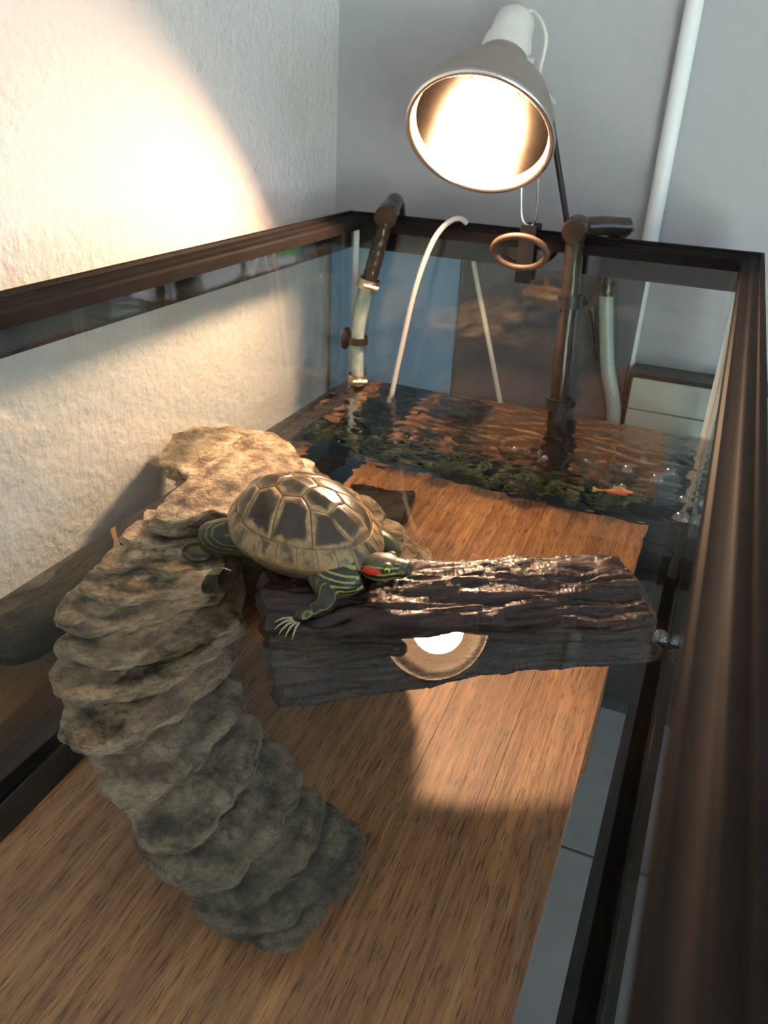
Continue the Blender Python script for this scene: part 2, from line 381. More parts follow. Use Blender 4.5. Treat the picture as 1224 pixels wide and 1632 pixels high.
struct('trim_1', BX((-3, -6.2, FLOOR - .1), (9, Y0 - .1, FLOOR - .03)), M['patio'])
lw = obj('lawn', BX((-12, -40, FLOOR - .15), (22, -6.2, FLOOR - .04)), M['lawn'], None, False); lw['kind'] = 'structure'

# white vertical pipe on the far wall
p = aty(1062, 240, WALLY - .02)
o = obj('wall_pipe', TB([(p.x, WALLY - .014, FLOOR), (p.x, WALLY - .014, ZC)], .0125, 20), M['pipe_white'])
tag(o, 'white vertical pipe running up the grey wall behind the aquarium', 'pipe')

# ------------------------------------------------------------------ table
TT = -D - .018
tb = thing('table', 'oak table of joined planks under the aquarium', 'table', (.31, -.7, FLOOR))
px0, px1, py0, py1 = .054, .545, -1.6, -.046
nP = 6; wP = (px1 - px0) / nP
for i in range(nP):
    obj('plank', BX((px0 + i * wP + .0001, py0, TT - .035), (px0 + (i + 1) * wP - .0001, py1, TT), .0004), M['wood'], tb, False)
for sx in (px0 + .04, px1 - .04):
    for sy in (py0 + .05, py1 - .05):
        obj('leg', BX((sx - .03, sy - .03, FLOOR), (sx + .03, sy + .03, TT - .035), .004), M['wood'], tb, False)

for a, b in (((px0 + .01, py0 + .02, FLOOR), (px0 + .03, py1 - .01, TT - .035)), ((px0 + .03, py1 - .03, FLOOR), (px1 - .01, py1 - .01, TT - .035))):
    obj('shade_panel', BX(a, b, .002), M['wood'], tb, False)  # unseen panels, added to keep daylight from passing under the table

# ------------------------------------------------------------------ aquarium
aq = thing('aquarium', 'large glass aquarium with black plastic rim standing on the oak table', 'aquarium', (W / 2, -L / 2, TT))
gt = .008; RB, RT = .251, .276
def pane(a, b): return obj('pane', BX(a, b), M['glass'], aq, False)
pane((-gt, -L - gt, -D - .008), (0, gt, .255)); pane((W, -L - gt, -D - .008), (W + gt, gt, .255))
pane((0, 0, -D - .008), (W, gt, .255)); pane((0, -L - gt, -D - .008), (W, -L, .255))
# the bottom pane: its clear margin that overhangs the table; cut away over the planks so lamp light reaches the wood
bm = bmesh.new()
for a, b in (((0, -L, -D - .008), (.050, 0, -D)), ((.549, -L, -D - .008), (W, 0, -D)), ((.050, -.042, -D - .008), (.549, 0, -D))): box(bm, a, b)
obj('bottom_pane', bm, thin_refract('wet_bottom_glass'), aq, False)
def frame_sweep(prof):
    """closed profile (outward offset, height) swept round the tank with mitred corners"""
    bm = bmesh.new(); rings = []
    for sx, sy in ((0, 0), (1, 0), (1, 1), (0, 1)):
        rings.append([bm.verts.new(((W + u) if sx else -u, u if not sy else -L - u, z)) for u, z in prof])
    n = len(prof)
    for k in range(4):
        a, b = rings[k], rings[(k + 1) % 4]
        for i in range(n): bm.faces.new((a[i], a[(i + 1) % n], b[(i + 1) % n], b[i]))
    bmesh.ops.recalc_face_normals(bm, faces=bm.faces); return bm
obj('top_rim', frame_sweep([(-.0095, RB), (-.0090, .2635), (-.0065, .2662), (.001, .2668), (.004, .2695), (.0065, .2712), (.0125, .2716), (.0135, .2752), (.0150, RT), (.0178, RT), (.0190, .2745), (.0190, .220), (.0095, .220), (.0095, RB + .002)]), M['rim'], aq, True)
obj('bottom_rim', frame_sweep([(.0095, -D + .02), (.013, -D + .02), (.013, TT), (-.022, TT), (-.022, TT + .006), (.0095, TT + .006)]), M['rim'], aq, False)
for x, y in ((0, 0), (W, 0), (0, -L), (W, -L)):
    sx = 1 if x == 0 else -1; sy = -1 if y == 0 else 1
    bm = bmesh.new(); r = .007; pts = [(0, 0)] + [(r - r * math.sin(a), r - r * math.cos(a)) for a in [PI / 2 * k / 6 for k in range(7)]]
    lo = [bm.verts.new((x + sx * (u + .0003), y + sy * (v + .0003), -D)) for u, v in pts]; hi = [bm.verts.new((x + sx * (u + .0003), y + sy * (v + .0003), RB)) for u, v in pts]
    for i in range(len(pts)): bm.faces.new((lo[i], lo[(i + 1) % len(pts)], hi[(i + 1) % len(pts)], hi[i]))
    bmesh.ops.recalc_face_normals(bm, faces=bm.faces)
    obj('silicone_bead', bm, M['silicone'], aq, True)

# water: rippled top (real waves) and the four faces that meet the glass
def ripple(x, y):
    a = max(0.0, min(1.0, (y + .46) / .30)); a = a * a * (3 - 2 * a)
    if a <= 0: a = 0
    calm = .05 * noise.noise((x * 9, y * 9, 3))
    v1 = noise.noise((x * 34, y * 58, .3)); v2 = noise.noise((x * 75 + 4, y * 120, 1.7)); v3 = noise.noise((x * 150, y * 230, 5.1))
    g = .55 + .9 * max(0, noise.noise((x * 7, y * 7, 9)))
    return (calm * .6 + a * g * (v1 * .95 + v2 * .42 + v3 * .13)) * .0021
nx, ny = 200, 400; e = .0004
bm = bmesh.new(); gv = []
for j in range(ny + 1):
    y = -L + e + (L - 2 * e) * j / ny
    gv.append([bm.verts.new((e + (W - 2 * e) * i / nx, y, ripple(W * i / nx, y))) for i in range(nx + 1)])
for j in range(ny):
    for i in range(nx): bm.faces.new((gv[j][i], gv[j][i + 1], gv[j + 1][i + 1], gv[j + 1][i]))
def skirt(vs, flip):
    lo = [bm.verts.new((v.co.x, v.co.y, -D)) for v in vs]; up = [bm.verts.new(v.co) for v in vs]
    for i in range(len(vs) - 1):
        f = (up[i], up[i + 1], lo[i + 1], lo[i]); bm.faces.new(f[::-1] if flip else f)
skirt(gv[0], True); skirt(gv[-1], False); skirt([r[0] for r in gv], False); skirt([r[-1] for r in gv], True)
wt = obj('water', bm, M['water'], None, True)
tag(wt, 'clear water filling the lower half of the aquarium, rippled at the far end', 'water', None, 'stuff')
wt.cycles.is_caustics_caster = True

# ------------------------------------------------------------------ heat lamp
lp_up = Vector((-.04, .74, .67)).normalized()
RC = Vector((.225, -.1, .404)); R0 = .1
lm = axis_mat(RC, lp_up)
lamp = thing('heat_lamp', 'lit clamp heat lamp with round metal dome clipped to the far rim', 'lamp', (.285, 0, .272))
prof_o = [(R0 + .004, -.001), (R0 + .0045, .002), (R0 + .002, .006), (.098, .02), (.092, .045), (.080, .072), (.062, .094), (.046, .106), (.041, .112), (.038, .135), (.0, .135)]
obj('dome', lathe(bmesh.new(), [(R0 - .002, 0), (R0, -.002), (R0 + .004, -.001)] + prof_o[1:], lm, 64), M['dome_out'], lamp)
tor = [RC + lm.to_3x3() @ Vector((R0 * math.cos(2 * PI * k / 72), R0 * math.sin(2 * PI * k / 72), 0)) for k in range(73)]
obj('rolled_rim', TB(tor, .0042, 10, False), M['wire'], lamp)
obj('inner_lip', lathe(bmesh.new(), [(R0 - .0012, .0005), (.0925, .0125), (.0945, .0135)], lm, 64), M['lip_white'], lamp)
obj('reflector', lathe(bmesh.new(), [(R0 - .0005, .0015), (.0955, .02), (.0895, .045), (.0775, .071), (.060, .0925), (.044, .104), (.03, .106), (0, .106)], lm, 64), M['dome_in'], lamp)
bf = .030
obj('bulb', lathe(bmesh.new(), [(0, bf), (.03, bf + .001), (.042, bf + .005), (.0465, bf + .013), (.045, bf + .024), (.034, bf + .048), (.019, bf + .072), (.018, bf + .076), (0, bf + .076)], lm, 40), M['bulbglass'], lamp)
obj('socket', lathe(bmesh.new(), [(.0, .134), (.036, .134), (.0365, .15), (.035, .17), (.030, .172), (.0305, .19), (.029, .215), (.024, .222), (0, .223)], lm, 40), M['socket'], lamp)
ll = bpy.data.lights.new('bulb_light', 'AREA'); ll.shape = 'DISK'; ll.size = .092; ll.energy = 6.2; ll.spread = math.radians(150); ll.color = (1, .64, .38)
ll.cycles.is_caustics_light = True
lo = bpy.data.objects.new('bulb_light', ll); COL.objects.link(lo)
lo.matrix_world = axis_mat(RC + lp_up * (bf - .0015), lp_up); lo.parent = lamp; lo.matrix_parent_inverse = Matrix.Translation(-Vector(lamp.location))
# clamp: wire loop, jaws, rubber loop handle, black arm
a0 = aty(832, 270, -.005); a1 = aty(832, 345, -.002); a2 = aty(846, 360, 0); a3 = aty(854, 345, -.002); a4 = aty(858, 285, -.005)
obj('wire_loop', TB(smooth_path([a0, a1, a2, a3, a4], 8), .0016, 8), M['wire'], lamp)
obj('clamp_jaw', BX((a2.x - .012, -.016, .20), (a2.x + .012, -.010, .285), .002), M['black'], lamp)
obj('clamp_jaw', BX((a2.x - .012, .020, .20), (a2.x + .012, .026, .285), .002), M['black'], lamp)
hc = aty(828, 402, -.03); hx = (aty(872, 405, -.03) - aty(786, 398, -.03)) / 2; hz = Vector((0, -.012, (aty(828, 373, -.03).z - aty(828, 428, -.03).z) / 2))
ring = [hc + hx * math.cos(2 * PI * k / 40) + hz * math.sin(2 * PI * k / 40) for k in range(41)]
obj('rubber_loop', TB(ring, .0048, 10, False), M['rubber'], lamp)
b0 = RC + lp_up * .135 + Vector((.04, .0, -.0)); b1 = aty(878, 190, .03); b2 = aty(905, 362, .028)
obj('arm', TB([b0, b1, b2], .0045, 10), M['black'], lamp)
obj('swivel', lathe(bmesh.new(), [(0, -.008), (.011, -.008), (.012, 0), (.011, .008), (0, .008)], axis_mat(b0, (1, 0, 0)), 20), M['wire'], lamp)
obj('power_cord', TB(smooth_path([RC + lp_up * .22, RC + lp_up * .24 + Vector((.02, .005, .0)), RC + lp_up * .235 + Vector((.05, -.02, -.03)), (RC + lp_up * .2) + Vector((.05, -.01, -.06)), b1 + Vector((.004, 0, .02))], 6), .0028, 8), M['socket'], lamp)

# ------------------------------------------------------------------ hoses over the far rim
def ringed(bm, path, r0, r1, n):
    """ribbed hose tail"""
    pts = smooth_path(path, 10); P = []; R = []
    tot = len(pts)
    for i, p_ in enumerate(pts):
        P.append(p_); R.append(r0 + (r1 - r0) * (i % 4 == 0))
    return tube(bm, P, R, 16)
def clampring(c, d, r, h, parent):
    m4 = axis_mat(c, d)
    k = obj('hose_clamp', lathe(bmesh.new(), [(r - .001, -h), (r + .0012, -h), (r + .0012, h), (r - .001, h), (r - .001, -h)], m4, 28), M['steel'], parent)
    x = (m4.to_3x3() @ Vector((1, 0, 0)))
    f = Vector((.5, -.8, 0)); f = (f - Vector(d).normalized() * f.dot(Vector(d).normalized())).normalized()
    s = Vector(d).normalized().cross(f)
    obj('screw', TB([c + f * (r + .004) - s * .011, c + f * (r + .004) + s * .007, c + f * (r + .004) + s * .007, c + f * (r + .004) + s * .013], [.004, .004, .0052, .0052], 10), M['steel'], k)
    return k
rh = thing('return_hose', 'filter return hose with metal clamps in the far left corner of the aquarium', 'hose', (.03, -.02, 0))
e0 = aty(628, 322, .035); e1 = aty(617, 342, -.018); e2 = aty(596, 420, -.022); e3 = aty(587, 452, -.024); e4 = aty(570, 540, -.030); e5 = aty(570, 603, -.032)
obj('elbow', TB(smooth_path([e0 + Vector((0, .03, -.06)), e0 + Vector((0, .012, -.012)), e0, e1 + Vector((0, .012, .004))], 6), .0145, 18), M['smoke'], rh)
obj('elbow', lathe(bmesh.new(), [(0, -.016), (.017, -.016), (.018, -.012), (.018, .014), (0, .016)], axis_mat(e1, (e1 - e0)), 24), M['smoke'], rh)
obj('ribbed_end', ringed(bmesh.new(), [e1, e1.lerp(e2, .5), e2, e3], .0125, .0134, 8), M['smoke'], rh)
clampring(e3, e2 - e3, .0175, .008, rh)
obj('clear_tube', TB(smooth_path([e3 + (e2 - e3) * .3, e3, e3.lerp(e4, .5) + Vector((-.002, 0, 0)), e4, e5 + Vector((0, 0, -.012))], 8), .0158, 20), M['tube'], rh)
obj('inner_pipe', TB(smooth_path([e3, e3.lerp(e4, .5) + Vector((-.002, 0, 0)), e4, e5], 8), .0105, 16), plain('milky_tube', (.45, .50, .46), .3, var=.25, scale=60), rh)
clampring(e5, (0, 0, 1), .0165, .008, rh)
s1 = at(440, 700, -.045); s0 = Vector((e5.x, e5.y, -.02))
obj('spray_bar', TB(smooth_path([e5, s0, s0 + Vector((-.004, -.02, -.012)), Vector((.016, -.16, -.04)), Vector((.016, -.34, -.045))], 8), .0125, 16), M['smoke'], rh)
sc_ = aty(548, 546, -.042)
k = obj('suction_cup', lathe(bmesh.new(), [(0, 0), (.019, 0), (.0185, .003), (.012, .007), (.006, .010), (.005, .018), (0, .018)], axis_mat((.0006, e4.y, e4.z - .002), (1, 0, 0)), 28), M['smoke'], rh)
obj('clip', lathe(bmesh.new(), [(.0155, -.006), (.0185, -.006), (.0185, .006), (.0155, .006), (.0155, -.006)], axis_mat((e4.x, e4.y, e4.z - .002), (0, 0, 1)), 24), M['smoke'], k)

ip = thing('intake_pipe', 'dark filter intake pipe with clips hanging over the far rim at right', 'pipe', (.36, -.02, 0))
i0 = aty(918, 366, -.022); i1 = aty(908, 480, -.026); i2 = aty(899, 555, -.028); i3 = aty(886, 675, -.032)
obj('elbow', lathe(bmesh.new(), [(0, -.019), (.016, -.019), (.0185, -.015), (.0185, .016), (0, .018)], axis_mat(i0, (0, 1, .1)), 26), M['smoke'], ip)
obj('upper_tube', TB([i0, i1, i2], .0138, 20), M['smoke'], ip)
obj('lower_tube', TB([i2, i3, i3 + (i3 - i2) * .5], .0150, 20), M['smoke'], ip)
obj('strainer', TB([i3 + (i3 - i2) * .5, i3 + (i3 - i2) * 1.6], .019, 20), M['black'], ip)
for c, n_ in ((i1, 0), (i2.lerp(i3, .72), 1)):
    m4 = axis_mat(c, i0 - i3)
    k = obj('clip', lathe(bmesh.new(), [(.015, -.009), (.0195, -.009), (.0185, 0), (.0195, .009), (.015, .009), (.015, -.009)], m4, 24), M['black'], ip)
    d_ = (Vector((.9, .42, 0)))
    obj('clip_arm', TB(smooth_path([c + d_ * .016 + Vector((0, 0, .009)), c + d_ * .027, c + d_ * .016 - Vector((0, 0, .009))], 5), .003, 8), M['black'], k)
q0 = aty(1000, 362, .045); q1 = i0 + Vector((0, .015, .002))
obj('elbow_arm', TB([q1, q1.lerp(q0, .5) + Vector((0, 0, .002)), q0], .0138, 20), M['smoke'], ip)
h0 = aty(982, 380, .045); h1 = aty(972, 435, .045); h2 = aty(966, 470, .046); h3 = aty(968, 580, .046); h4 = aty(978, 672, .05)
obj('hose_barb', ringed(bmesh.new(), [q0 + Vector((0, 0, .004)), h0, h1, h2], .0130, .0150, 6), M['smoke'], ip)
obj('outer_hose', TB(smooth_path([h1, h2, h3, h4, h4 + Vector((.01, .01, -.2)), h4 + Vector((.06, .02, -.6))], 10), .0165, 20), M['tube'], ip)
obj('hose_core', TB(smooth_path([h2, h3, h4, h4 + Vector((.01, .01, -.2)), h4 + Vector((.06, .02, -.6))], 10), .011, 16), plain('milky_hose', (.50, .55, .56), .35), ip)
obj('strap', TB(smooth_path([aty(942, 488, .014), aty(948, 530, .02), aty(951, 568, .03)], 5), .0035, 8), M['black'], ip)

ah = obj('air_hose', TB(smooth_path([aty(618, 665, -.05), aty(622, 640, -.05), aty(640, 555, -.045), aty(662, 460, -.04), aty(690, 385, -.03), aty(718, 352, -.012), aty(740, 352, .012), aty(750, 380, .028), aty(757, 430, .032), aty(778, 540, .032), aty(797, 640, .032), aty(806, 690, .032), aty(825, 760, .05)], 8), .0042, 12), plain('milky_air_hose', (.62, .58, .52), .25, trans=.4))
tag(ah, 'thin milky air hose looped over the far rim into the water', 'hose')

# things behind the tank
o = obj('daylight_sheet', BX((-.085, .085, FLOOR), (.160, .092, .215), .003), plain('daylight_blue', (.20, .38, .60), .6, var=.06, scale=5))  # added sheet, its blue stands in for daylight on the wall
tag(o, 'added pale blue sheet giving the daylit wall tone behind the far left corner', 'board')
o = obj('shade_board', BX((.161, .075, FLOOR), (.462, .100, .215), .010), M['board'])  # added board, grey tone and rounded edge stand in for soft wall shade
tag(o, 'added dark grey board giving the shaded wall tone behind the far pane', 'board')
cb = thing('cabinet', 'low sage green cabinet with dark side behind the far right pane', 'cabinet', (.53, .09, FLOOR))
obj('body', BX((.466, .05, FLOOR), (.80, .115, .07), .003), M['black'], cb, False)
for k in range(5):
    obj('slat', BX((.474, .043, .066 - (k + 1) * .052), (.798, .049, .066 - k * .052 - .002), .001), M['box'], cb, False)
cp = at(950, 1120, 0)
def onfloor(px, py):
    d = ray(px, py); p0 = CAM + d * (-CAM.z / d.z)
    h = Vector((d.x, d.y, 0)); s = h.length; st = s / 1.33; ct = math.sqrt(1 - st * st)
    q = p0 + h / s * (st / ct) * D
    return q + Vector((d.x, d.y, 0)) * ((FLOOR + .006 + D) / d.z)
o = obj('floor_cable', TB(smooth_path([onfloor(958, 1040), onfloor(950, 1100), onfloor(946, 1140), onfloor(953, 1155), onfloor(962, 1140), onfloor(975, 1080), onfloor(985, 1030)], 8), .006, 10), M['cable'])
tag(o, 'dark looped cable lying on the grey floor tiles beside the table', 'cable')

# ------------------------------------------------------------------ rock ramp
def ledge(outline, z, h, parent, seed, name='ledge', dome=.004, under=.4):
    """one moulded slab: rounded lip, slightly domed top, undercut below"""
    lp = smooth_loop([Vector((p.x, p.y, 0)) for p in outline], 10)
    c = sum(lp, Vector()) / len(lp); n = len(lp)
    area = sum(lp[i].x * lp[(i + 1) % n].y - lp[(i + 1) % n].x * lp[i].y for i in range(n))
    if area < 0: lp.reverse()
    prof = [(.60, -1.05, 0), (.72, -1.0, 0), (.80, -.95, 0), (.835, -.80, 0), (.87, -.66, .05), (.93, -.54, .3), (.985, -.40, .85), (1.0, -.24, 1), (.996, -.12, 1), (.975, -.04, 1), (.945, .0, 1), (.89, .03, .85), (.80, .06, .6), (.70, .10, .3), (.5, .25, .7), (.3, .32, .7), (.12, .35, .7)]  # last value sets the painted gap shade, low is dark
    bm = bmesh.new(); rings = []; lay = bm.verts.layers.float.new('lip')
    for s, hh, lipv in prof:
        r = []
        for p in lp:
            d = p - c; q = c + d * s
            co = Vector((q.x, q.y, z + (hh * h if hh < 0 else hh * dome * 3)))
            if s > .6 and hh < .05:
                an = math.atan2(d.y, d.x)
                wob = noise.noise((math.cos(an) * 2.2 + seed, math.sin(an) * 2.2, hh * 1.5)) * .009 + noise.noise((co.x * 60 + seed, co.y * 60, co.z * 140)) * .0050
                fl_ = (.5 - abs(noise.noise((co.x * 28 + seed * 3, co.y * 28, co.z * 200)))) * .0095
                co += d.normalized() * (wob + fl_)
            co.z += noise.noise((co.x * 26, co.y * 26, seed * 1.7)) * .0045 + noise.noise((co.x * 80, co.y * 80, seed * 2.3)) * .0022
            # flutes running towards the lip
            if hh > -.4: co.z += noise.noise((co.x * 9 + co.y * 40, co.y * 9 - co.x * 30, seed)) * .0045
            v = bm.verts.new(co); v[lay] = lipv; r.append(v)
        rings.append(r)
    for a, b in zip(rings, rings[1:]):
        for k in range(n): bm.faces.new((a[k], a[(k + 1) % n], b[(k + 1) % n], b[k]))
    bm.faces.new(rings[0][::-1]); bm.faces.new(rings[-1])
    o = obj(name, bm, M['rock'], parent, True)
    return o
rr = thing('rock_ramp', 'layered sandstone turtle ramp climbing from the bottom to above the water', 'ramp', (.27, -.78, -D))
LED = [
    (.004, [(203, 850), (212, 866), (245, 868), (300, 862), (352, 858)], .10),
    (-.004, [(164, 897), (185, 906), (230, 904), (290, 908), (345, 900)], .10),
    (-.018, [(136, 928), (155, 948), (195, 955), (250, 948), (305, 945), (345, 935)], .10),
    (-.036, [(93, 973), (104, 993), (142, 1000), (180, 996), (235, 985), (295, 965), (350, 945)], .09),
    (-.058, [(93, 1024), (110, 1042), (170, 1052), (230, 1050), (290, 1030), (345, 1008), (386, 985)], .08),
    (-.082, [(86, 1075), (100, 1098), (145, 1115), (190, 1106), (240, 1095), (300, 1062), (352, 1022), (388, 995)], .08),
    (-.108, [(98, 1150), (117, 1176), (170, 1192), (225, 1172), (290, 1122), (345, 1076), (377, 1036)], .08),
    (-.138, [(153, 1225), (178, 1262), (220, 1279), (272, 1250), (330, 1190), (370, 1140), (384, 1100), (372, 1078)], .07),
    (-.166, [(209, 1303), (222, 1335), (256, 1354), (312, 1330), (370, 1270), (402, 1200), (408, 1145)], .07),
    (-.196, [(254, 1372), (285, 1396), (328, 1408), (390, 1385), (440, 1320), (470, 1262), (476, 1226), (458, 1190), (434, 1180)], .07),
    (-.218, [(304, 1410), (335, 1440), (390, 1440), (455, 1400), (500, 1340), (514, 1300), (505, 1265), (480, 1252)], .06),
    (-.236, [(312, 1425), (350, 1462), (410, 1478), (480, 1440), (530, 1375), (550, 1330), (540, 1295), (515, 1275)], .06),
    (-.250, [(320, 1432), (350, 1470), (396, 1497), (440, 1499), (500, 1466), (550, 1402), (573, 1345), (562, 1312), (540, 1297)], .055)]
for k, (z, pts, back) in enumerate(LED):
    z = z * 1.16
    P = [at(x, y, z) for x, y in pts]
    a, b = P[0], P[-1]; mid = (a + b) / 2; ab = (b - a); nrm = Vector((-ab.y, ab.x, 0)).normalized()
    front = sum(P, Vector()) / len(P)
    if nrm.dot(front - mid) > 0: nrm = -nrm
    B = [b + (a - b) * t + nrm * back * math.sin(PI * t) ** .7 for t in (.12, .35, .65, .88)]
    h = .031 if k < 10 else .029
    if z - h * 1.05 < -D + .002: h = (z + D - .002) / 1.05
    ledge(P + B, z, h, rr, k * 3.1 + 1)
top = [at(x, y, .034) for x, y in ((246, 818), (268, 829), (305, 824), (345, 815), (400, 830), (470, 800), (505, 765), (486, 735), (455, 708), (418, 692), (384, 696), (335, 733), (280, 782))]
ledge(top, .034, .045, rr, 40.3, 'platform', .003)
ST = [((455, 705), .022), ((492, 735), .012), ((520, 758), .0), ((548, 778), -.010), ((576, 792), -.022), ((604, 810), -.034), ((630, 838), -.048), ((655, 862), -.062), ((690, 884), -.080)]
for k, (q, z) in enumerate(ST):
    p_ = at(*q, z); c = p_ + Vector((-.060, -.058, 0))
    ledge([c + Vector((math.cos(t), math.sin(t), 0)) * (.082 + .006 * math.sin(3 * t + k)) for t in [2 * PI * j / 9 for j in range(9)]], z, .036, rr, 60 + k * 2.3)
ledge([at(x, y, .0) for x, y in ((262, 815), (300, 818), (350, 805), (430, 800), (470, 770), (450, 725), (415, 705), (385, 708), (335, 745), (290, 780))], .0, .29, rr, 77, 'pier')
ledge([Vector(q) for q in ((.055, -.60, 0), (.055, -.68, 0), (.070, -.735, 0), (.10, -.755, 0), (.135, -.735, 0), (.150, -.68, 0), (.145, -.62, 0), (.12, -.57, 0), (.08, -.565, 0))], -.075, .215, rr, 83, 'pier')
# core carries the right-hand steps down to the tank bottom
ledge([at(480, 800, -.08) + Vector((.13 + .09 * math.cos(t), -.11 + .07 * math.sin(t), 0)) for t in [2 * PI * j / 9 for j in range(9)]], -.08, .21, rr, 91, 'pier')

# ------------------------------------------------------------------ log
lnv = Vector((.597, -.802, 0))
LA = at(413, 932, 0) + lnv * .030; LA.z = -.070
LB = at(985, 878, .022) + lnv * .045; LB.z = -.042
ax = (LB - LA); LL = ax.length; ax.normalize()
lside = Vector((0, 0, 1)).cross(ax).normalized(); lup = ax.cross(lside)
log = obj_log = None
def build_log():
    bm = bmesh.new(); nu, nv = 340, 260; rows = []
    for i in range(nu + 1):
        u = i / nu; row = []
        for j in range(nv):
            th = 2 * PI * j / nv                     # 0 = top, PI/2 = away side
            R = .086 - .018 * u
            fl_ = 1.0 if math.cos(th) > 0 else 1.0 + .10 * math.cos(th)
            cx, sx = math.cos(th), math.sin(th)
            vv = th * .075
            wx = u * LL + noise.noise((u * 6, vv * 30, 2)) * .02; wv = vv + noise.noise((u * LL * 14, vv * 20, 7)) * .007
            rid = 1 - abs(noise.noise((wx * 11, wv * 130, 1.3))) * 2.4
            rid2 = 1 - abs(noise.noise((wx * 22, wv * 300, 4.3))) * 2.2
            plate = noise.noise((wx * 24, wv * 95, 8.8)); plate = math.floor(plate * 5) / 5
            disp = rid * .0034 + rid2 * .0018 + plate * .0062 + noise.noise((wx * 7, math.cos(th) * 2, math.sin(th) * 2)) * .010
            r = R * fl_ + disp
            # ragged ends
            en = .018 * noise.noise((th * 1.3, 3, u > .5)) + .010 * noise.noise((th * 5, 1, u > .5))
            x = u * LL
            if u < .12: x += en * (1 - u / .12) - .02 * math.sin(th / 2) ** 2 * (1 - u / .12) * -1
            if u > .88: x += (en - .022 * (1 - math.cos(th)) * .5 + .012 * max(0, -math.sin(th))) * (u - .88) / .12
            edge = min(u, 1 - u); tp = 1 if edge > .02 else .86 + .14 * edge / .02
            fz = cx if cx > 0 else cx * (.95 - .30 * u)          # hollowed, flat underside
            p = LA + ax * x + (lup * fz + lside * sx * (1.06 if cx < 0.2 else 1)) * r * tp
            row.append(bm.verts.new(p))
        rows.append(row)
    for i in range(nu):
        for j in range(nv): bm.faces.new((rows[i][j], rows[i][(j + 1) % nv], rows[i + 1][(j + 1) % nv], rows[i + 1][j]))
    for row, sgn in ((rows[0], 1), (rows[-1], -1)):
        c = sum((v.co for v in row), Vector()) / nv
        prev = row
        for s, dp in ((.8, .004), (.7, .02), (.3, .024)):
            ring = [bm.verts.new(c + (v.co - c) * s + ax * dp * sgn) for v in row]
            for j in range(nv):
                f = (prev[j], prev[(j + 1) % nv], ring[(j + 1) % nv], ring[j]); bm.faces.new(f[::-1] if sgn > 0 else f)
            prev = ring
        bm.faces.new(prev if sgn > 0 else prev[::-1])
    bmesh.ops.recalc_face_normals(bm, faces=bm.faces)
    base = Matrix((ax, lside * -1, lup)).transposed().to_4x4(); base.translation = LA
    bmesh.ops.transform(bm, matrix=base.inverted(), verts=bm.verts)
    me = bpy.data.meshes.new('floating_log'); bm.to_mesh(me); bm.free(); me.shade_smooth()
    o = link('floating_log', me, M['bark']); o.matrix_world = base
    return o
lg = build_log()
tag(lg, 'wet dark brown bark log floating half submerged in front of the turtle', 'log')
# ------------------------------------------------------------------ turtle
exec_turtle = True
TL, TWd, TH = .091, .066, .054        # half length, half width, dome height
tz = math.radians(-14); 
tbase = at(490, 846, .045); tbase.z = .026
turtle = thing('turtle', 'red eared turtle with dark brown shell basking between ramp and log', 'turtle', tbase, None, (math.radians(8), math.radians(2), tz))
ZR = .020
def shell_pt(p_, q_, lift=0.0):
    """shell surface over the unit disc: p forward, q left"""
    r = min(1.0, math.hypot(p_, q_)); x = p_ * TL; y = q_ * TWd * (1 - .10 * p_ - .05 * p_ * p_)
    z = ZR + TH * (1 - r ** 2.4) ** .72 * (1 - .06 * p_) + .004 * max(0, (r - .86) / .14)
    return Vector((x, y, z + lift + (.003 * (1 - min(1, abs(q_) / .12)) if r < .8 else 0)))
def color_mesh(me, cols):
    a = me.color_attributes.new('pattern', 'FLOAT_COLOR', 'POINT')
    for i, c in enumerate(cols): a.data[i].color = (*c, 1)
TAN, DARK, OLIVE = Vector((.42, .28, .135)), Vector((.020, .012, .007)), Vector((.17, .10, .045))
# carapace base
bm = bmesh.new(); nr, na = 26, 72; rings = [[bm.verts.new(shell_pt(0, 0, -.0010))]]
for i in range(1, nr + 1):
    r = i / nr; rings.append([bm.verts.new(shell_pt(r * math.cos(2 * PI * k / na), r * math.sin(2 * PI * k / na), -.0010)) for k in range(na)])
for k in range(na): bm.faces.new((rings[0][0], rings[1][k], rings[1][(k + 1) % na]))
for a, b in zip(rings[1:], rings[2:]):
    for k in range(na): bm.faces.new((a[k], b[k], b[(k + 1) % na], a[(k + 1) % na]))
rim2 = [bm.verts.new(Vector((v.co.x * .97, v.co.y * .97, v.co.z - .005))) for v in rings[-1]]; pl = [bm.verts.new(Vector((v.co.x * .80, v.co.y * .80, .002))) for v in rings[-1]]
for A, B in ((rings[-1], rim2), (rim2, pl)):
    for k in range(na): bm.faces.new((A[k], B[k], B[(k + 1) % na], A[(k + 1) % na]))
bm.faces.new(pl[::-1])
car = obj('carapace', bm, M['shell'], turtle, True, True)
color_mesh(car.data, [Vector((.20, .125, .06)) for v in car.data.vertices])
scutes = []
def dens(poly, n=6):
    out = []
    for i in range(len(poly)):
        a, b = poly[i], poly[(i + 1) % len(poly)]
        for k in range(n): out.append((a[0] + (b[0] - a[0]) * k / n, a[1] + (b[1] - a[1]) * k / n))
    return out
